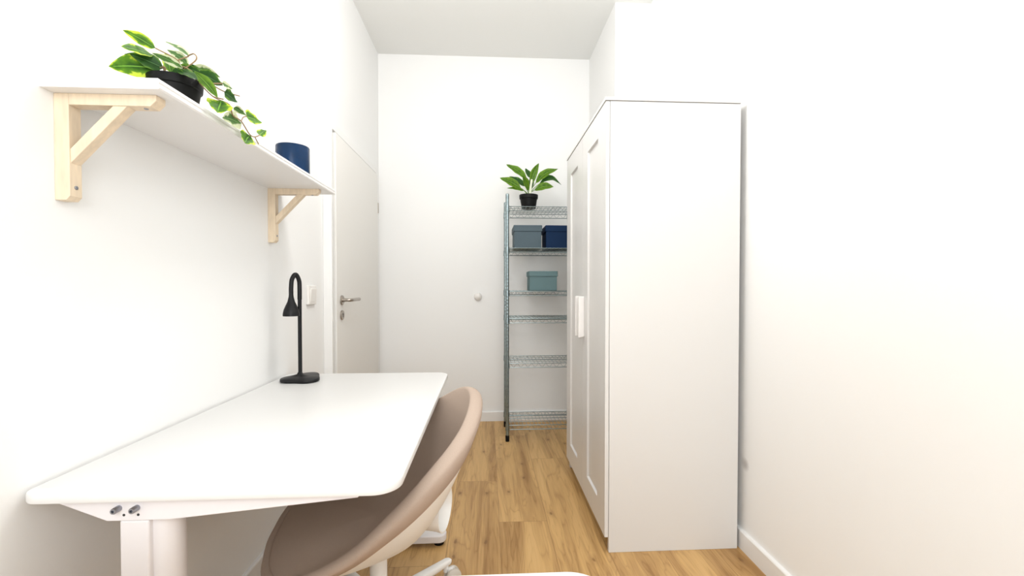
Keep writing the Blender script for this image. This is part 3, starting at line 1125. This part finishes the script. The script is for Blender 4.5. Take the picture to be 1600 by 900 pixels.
# the cover rolls over the rim
for k in range(0, 8):
    a = PI * k / 7
    row = []
    for p in PH:
        q, rad = rim_frame(p)
        w_ = rim_w(p)
        c = q - rad * (w_ * 0.5)
        row.append(c + rad * (-math.cos(a) * w_ * 0.5) + Vector((0, 0, math.sin(a) * w_ * 0.22 - w_ * 0.35 * (k / 7.0) ** 2)))
    rows.append(row)
# outer band folded over the shell


def outer_pt(phi, s, grow=0.0):
    """s = 1 at the rim down to 0 at the shell bottom"""
    a = abs(((phi + 180) % 360) - 180)
    rz = smooth_tab(RIM_Z, a)
    rr = smooth_tab(RIM_R, a)
    zb = 0.352
    an = BACK + R(phi)
    g = s ** smooth_tab([(0, 2.05), (30, 2.15), (70, 3.0), (110, 2.9), (150, 2.5), (180, 2.5)], a)
    z = zb + (rz - 0.012 - zb) * g
    r = rr * (0.12 + 0.88 * s) if s < 1 else rr
    r += grow
    return Vector((CX + r * math.cos(an), CY + r * math.sin(an), z))


for s in (0.975, 0.945, 0.915):
    rows.append([outer_pt(p, s, 0.006) for p in PH])
rows.append([outer_pt(p, 0.905, 0.002) for p in PH])
rows.append([outer_pt(p, 0.915, -0.010) for p in PH])
bm = NB()
revolve(bm, rows)
obj('seat_cover', bm, 'beige', ch, smooth=True, auto=60)['label'] = 'beige padded cover'
bm = NB()
rows = [[outer_pt(p, s) for p in PH] for s in (0.955, 0.93, 0.89, 0.84, 0.78, 0.71, 0.63, 0.55, 0.46, 0.37, 0.28, 0.18, 0.08)]
rows.append([Vector((CX, CY, 0.352))])
revolve(bm, rows)
shl = obj('shell', bm, 'chair_white', ch, smooth=True, auto=60)
shl['label'] = 'white plastic outer shell'
# oval grip opening that flares out of the back of the shell
bm = NB()
an = R(-12)
rad = Vector((math.cos(an), math.sin(an), 0))
sd = Vector((-rad.y, rad.x, 0))
rws = []
for dist, k, sl in ((0.165, 0.96, 0.045), (0.185, 0.97, 0.03), (0.212, 1.0, 0.008), (0.224, 1.05, 0), (0.224, 0.99, 0), (0.212, 0.87, 0.01), (0.175, 0.80, 0.042)):
    c = Vector((CX, CY, 0.452)) + rad * dist
    rws.append([c + rad * (sl * math.sin(2 * PI * i / NP)) + sd * (0.070 * k * math.cos(2 * PI * i / NP)) + Vector((0, 0, 0.070 * k * math.sin(2 * PI * i / NP))) for i in range(NP)])
revolve(bm, rws)
obj('back_opening', bm, 'chair_white', shl, smooth=True, auto=60)
bm = NB()
lathe(bm, [(0.075, 0.366), (0.075, 0.345), (0.045, 0.325), (0.030, 0.325)], (CX, CY, 0), (0, 0, 1), 28)
obj('seat_plate', bm, 'chair_white', ch, smooth=True)
bm = NB()
lathe(bm, [(0.027, 0.330), (0.027, 0.145), (0.036, 0.140), (0.040, 0.085), (0.034, 0.075), (0, 0.075)], (CX, CY, 0), (0, 0, 1), 28)
obj('column', bm, 'chair_white', ch, smooth=True)
for k in range(5):
    az = R(55 + 72 * k)
    d = Vector((math.cos(az), math.sin(az), 0))
    s = Vector((-d.y, d.x, 0))
    o0 = Vector((CX, CY, 0))
    bm = NB()
    secs = []
    for rr, wd, z0, z1 in ((0.030, 0.021, 0.085, 0.136), (0.10, 0.020, 0.085, 0.128), (0.20, 0.018, 0.080, 0.112), (0.30, 0.016, 0.072, 0.096), (0.343, 0.0155, 0.068, 0.089), (0.355, 0.010, 0.070, 0.085)):
        c = o0 + d * rr
        ring = []
        for i in range(14):
            a = 2 * PI * i / 14
            ring.append(bm.verts.new(c + s * (wd * math.copysign(abs(math.cos(a)) ** 0.6, math.cos(a))) + Vector((0, 0, (z0 + z1) / 2 + (z1 - z0) / 2 * math.copysign(abs(math.sin(a)) ** 0.6, math.sin(a))))))
        secs.append(ring)
    for A, B in zip(secs, secs[1:]):
        for i in range(14):
            j = (i + 1) % 14
            bm.faces.new((A[i], A[j], B[j], B[i]))
    bm.faces.new(secs[0][::-1])
    bm.faces.new(secs[-1])
    lg = obj('leg', bm, 'chair_white', ch, smooth=True, auto=50)
    # twin-wheel caster, trailing to one side of the leg end
    cc = o0 + d * 0.332 + Vector((0.026, -0.002, 0.0305))
    ax = Vector((0.42, -0.90, 0)).normalized()
    bm = NB()
    for q in (-1, 1):
        lathe(bm, [(0, 0.004), (0.029, 0.004), (0.0305, 0.007), (0.0305, 0.015), (0.024, 0.021), (0.012, 0.023), (0, 0.023)], cc, ax * q, 24)
    cs = obj('caster', bm, 'caster', lg, smooth=True, auto=40)
    bm = NB()
    tube(bm, [o0 + d * 0.332 + Vector((0, 0, 0.045)), o0 + d * 0.332 + Vector((0, 0, 0.074))], 0.010, 12)
    bxc = cc + Vector((0, 0, 0.018))
    tube(bm, [bxc - ax * 0.003 + Vector((-0.012, 0, 0)), bxc + ax * 0.003 + Vector((0.004, 0, 0.006))], 0.012, 10)
    obj('caster_fork', bm, 'chair_white', lg, smooth=True)

# ------------------------------------------------------------------ second white table under the camera
TX0, TX1, TY0, TY1 = -0.70, 0.163, 0.02, 0.612
tb = thing('table', 'white tabletop corner at the bottom edge in the foreground', 'table', ((TX0 + TX1) / 2, (TY0 + TY1) / 2, 0))
obj('tabletop', tabletop(NB(), TX0, TX1, TY0, TY1, 0.055, DZ - 0.020, DZ), 'desk', tb, smooth=True, auto=30)
for xx in (TX0 + 0.07, TX1 - 0.07):
    for yy in (TY0 + 0.07, TY1 - 0.07):
        bm = NB()
        tube(bm, [(xx, yy, 0.0), (xx, yy, DZ - 0.021)], [0.016, 0.022], 20)
        obj('leg', bm, 'desk_metal', tb, smooth=True, auto=50)
